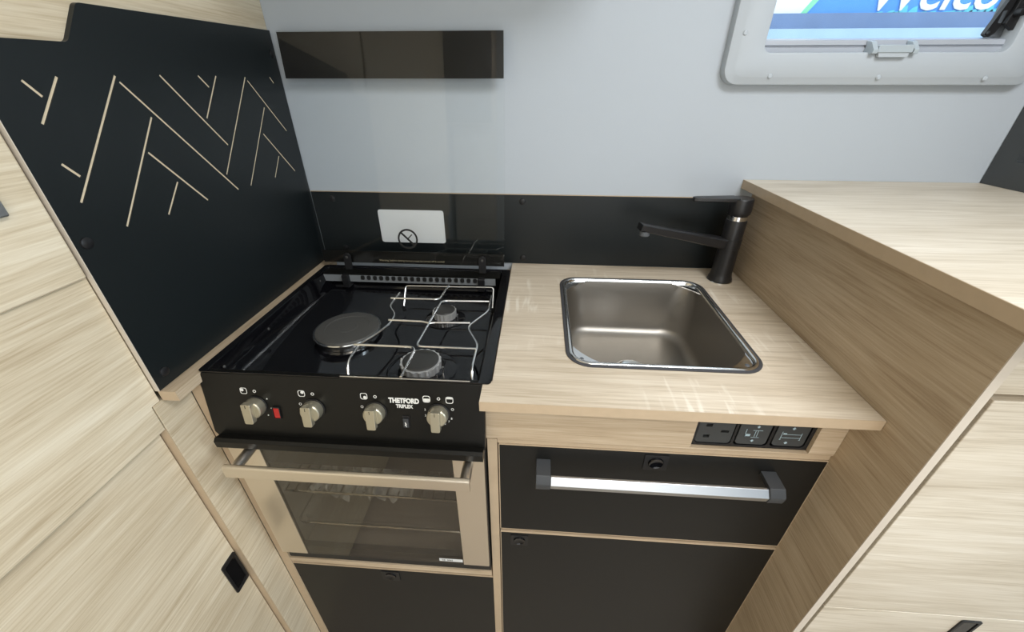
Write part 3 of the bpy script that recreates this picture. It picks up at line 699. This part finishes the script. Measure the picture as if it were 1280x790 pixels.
# oven contents
t = thing('oven_tray', 'dark enamel tray low inside the oven behind the smoked glass', 'tray', (.24, -.28, -.405))
bm = nb(); rr_ = loop_loft(bm, [(.064, .416, -.452, -.12, .015, -.388), (.0645, .4155, -.4515, -.1205, .015, -.3865), (.072, .408, -.444, -.128, .012, -.388), (.080, .400, -.436, -.136, .012, -.4040)], 5)
bm.faces.new(rr_[-1]); obj('pan', bm, 'cavity', t, smooth=40)
obj('rim', tube(nb(), [(p[0], p[1], -.3875) for p in rrect(.064, .416, -.452, -.12, .015, 5)], .0028, 8, closed=True), 'rim', t, smooth=True)
t = thing('oven_rack', 'wire shelf inside the oven under the plastic film', 'oven rack', (.24, -.28, -.295))
obj('wire', tube(nb(), [(.064, -.450, -.292), (.416, -.450, -.292), (.416, -.12, -.292), (.064, -.12, -.292)], .0028, 8, closed=True), 'chrome', t, smooth=True)
for k in range(15): obj('wire', tube(nb(), [(.085+k*.0222, -.448, -.2905), (.085+k*.0222, -.122, -.2905)], .0015, 6), 'chrome', t, smooth=True)
obj('cavity_liner', prism(nb(), [[(.0605, -.4645), (.4195, -.4645), (.4195, -.1505), (.0605, -.1505)], [(.063, -.462), (.417, -.462), (.417, -.153), (.063, -.153)]], 'y', -.4560, -.0900), 'cavity', [o for o in C.objects if o.name == 'cooker'][0])
obj('cavity_back', bx(.0605, .4195, -.0900, -.0850, -.4645, -.1505), 'cavity', [o for o in C.objects if o.name == 'cooker'][0])
from mathutils import noise
bm = nb(); nx, ny = 60, 26; g = []
for i in range(nx):
    row = []
    for j in range(ny):
        u, v = i/(nx-1), j/(ny-1)
        x = .115 + .200*u; y = -.448 + .16*v
        e = math.sin(PI*u)**.5
        z = -.2940 + .012 + .034*e*abs(noise.noise((u*9, v*6, 3.1)))*2 + .012*noise.noise((u*22, v*14, 7)) - (.034*e*(1-v/.16 if v < .16 else 0))
        y += .012*noise.noise((u*8, v*5, 1.7))
        row.append(bm.verts.new((x, max(y, -.4545), z)))
    g.append(row)
for i in range(nx-1):
    for j in range(ny-1): bm.faces.new((g[i][j], g[i+1][j], g[i+1][j+1], g[i][j+1]))
o = obj('plastic_film', bm, 'film', label='crumpled clear plastic film bag lying inside the oven', cat='plastic film', smooth=80)

# white sticker behind the lid
o = obj('label_sticker', prism(nb(), [rrect(.1525, .3095, .0470, .1265, .006)], 'y', -.0006, -.0002), 'sticker', label='blank white rounded sticker on black board behind lid glass', cat='sticker')

# ------------------------------------------------------------------ window
w = bpy.data.objects.new('window_1', None); C.objects.link(w); place(w, None, (1.13, 0, .38 + H)); w['kind'] = 'structure'
FX0, FX1, FZ0, FZ1 = .866, 1.412, .3790, .97
bm = nb()
def wl(i, r, y): return [bm.verts.new((p[0], y, p[1])) for p in rrect(FX0+i, FX1-i, FZ0+i*.75, FZ1-i, r, 8)]
OX0, OX1, OZ0, OZ1 = .9260, 1.3380, .4300, .92
def wo(i, r, y): return [bm.verts.new((p[0], y, p[1])) for p in rrect(OX0+i, OX1-i, OZ0+i, OZ1-i, r, 8)]
rings = [wl(0, .028, .0038), wl(.0, .028, -.0110), wl(.0015, .027, -.0150), wl(.005, .026, -.0165), wl(.016, .020, -.0195), wl(.018, .019, -.0205), wo(-.004, .016, -.0225), wo(-.001, .014, -.0215), wo(0, .013, -.018), wo(0, .013, .034)]
for A, B in zip(rings, rings[1:]):
    for k in range(len(A)): bm.faces.new((A[k], A[(k+1) % len(A)], B[(k+1) % len(A)], B[k]))
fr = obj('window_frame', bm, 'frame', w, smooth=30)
for (x, z) in ((.949, .3935), (1.141, .3915), (1.324, .3900), (.8865, .459), (.8865, .62), (1.385, .52)):
    obj('screw_cover', lathe(nb(), [(0, .0016), (.0030, .0014), (.0042, 0), (0, -.001)], n=18), 'frame', fr, smooth=True, T=Matrix.Translation((x, -.0208, z)) @ TY)
bm = prism(nb(), [roundpoly([(.012, OZ0), (-.008, OZ0), (-.008, .4375), (-.004, .4385), (-.004, .4405), (-.008, .4415), (-.006, .4490), (.012, .4530)], [.0005]*8)], 'x', OX0+.0005, OX1-.0005)
obj('blind_cassette', bm, 'seal', w, smooth=40)
obj('window_pane', bx(OX0+.0005, OX1-.0005, .020, .024, .4532, OZ1), 'pane', w)
obj('side_seal', bx(1.3200, 1.3375, .006, .0195, .4532, OZ1-.02), 'dull', w)
obj('side_seal', bx(.9265, .9350, .006, .0195, .4780, OZ1-.02), 'dark_pl', w)
# stay arm on the right
st = obj('stay_arm', prism(nb(), [roundpoly([(1.3000, .4560), (1.3090, .4520), (1.3160, .4580), (1.3330, .5000), (1.3360, .62), (1.3140, .62), (1.3140, .5040)], [.003]*7),
      [(1.3050+.0030*math.cos(k*PI/6), .4595+.0030*math.sin(k*PI/6)) for k in range(12)], rrect(1.3125, 1.3190, .4720, .4900, .002, 3)], 'y', -.004, .004), 'dark_pl', w, bevel=.001)
obj('stay_bracket', prism(nb(), [roundpoly([(1.3190, .4700), (1.3370, .4600), (1.3370, .60), (1.3260, .60), (1.3240, .4950)], [.002]*5)], 'y', -.012, -.0045), 'dark_pl', w, bevel=.001)
obj('stay_knob', lathe(nb(), [(0, .012), (.006, .011), (.007, .002), (.007, 0), (0, 0)], n=20), 'dark_pl', w, smooth=40, T=Matrix.Translation((1.3290, -.012, .4860)) @ TY)
# latch clip
cl = obj('latch', prism(nb(), [roundpoly([(1.1150, .4285), (1.1730, .4285), (1.1730, .4400), (1.1150, .4400)], [.002]*4)], 'y', -.0320, -.0080), 'clip', w, bevel=.001)
for xx in (1.1060, 1.1740):
    obj('latch_cheek', prism(nb(), [roundpoly([(-.0080, .4270), (-.0320, .4270), (-.0330, .4330), (-.0200, .4460), (-.0080, .4480)], [.001]*5)], 'x', xx, xx+.0085), 'clip', cl, bevel=.0008)
obj('latch_grip', prism(nb(), [roundpoly([(1.1200, .4220), (1.1680, .4220), (1.1700, .4284), (1.1180, .4284)], [.003, .003, 0, 0])], 'y', -.0300, -.0240), 'frame', cl)

# what the window looks out on: a blue banner, plus boards added for the pane's bands
BY = 1.20
t = thing('exhibition_banner', 'blue banner with white lettering seen through the window', 'banner', (1.95, BY, -.2))
obj('sheet', bx(1.30, 3.0, BY, BY+.02, .632, 1.40), 'blue', t)
obj('white_patch', prism(nb(), [[(1.305, .633), (1.575, .633), (1.66, .75), (1.72, 1.39), (1.305, 1.39)]], 'y', BY-.006, BY-.001), 'bwhite', t)
obj('green_edge', prism(nb(), [[(1.575, .633), (1.600, .633), (1.69, .75), (1.75, 1.39), (1.72, 1.39), (1.66, .75)]], 'y', BY-.005, BY-.001), 'green', t)
text('lettering', 'Welcome', .172, 'bwhite', t, facing(1.828, .646, BY-.004), extrude=.002, shear=.16, offset=.002, sx=1.05)
for k in range(26):
    xx = 1.80 + k*.026 + random.uniform(-.01, .01); hh = random.uniform(.006, .03) * (1 if 4 < k < 9 or k > 13 else .35)
    obj('leaf_print', prism(nb(), [[(xx-.02, .633), (xx+.02, .633), (xx+.012, .633+hh), (xx-.006, .633+hh*.7)]], 'y', BY-.003, BY-.001), 'aqua', t)
t = thing('pane_band_boards', 'blue grey boards added outside for bands in the lower window pane', 'counter', (2.1, .8, -.9))  # added boards give the lower acrylic its bluish bands
obj('upper_board', bx(1.20, 3.2, 1.17, 1.198, .580, .634), 'slate', t)
obj('lower_board', bx(1.20, 3.2, 1.12, 1.168, -.90, .578), 'mist', t)
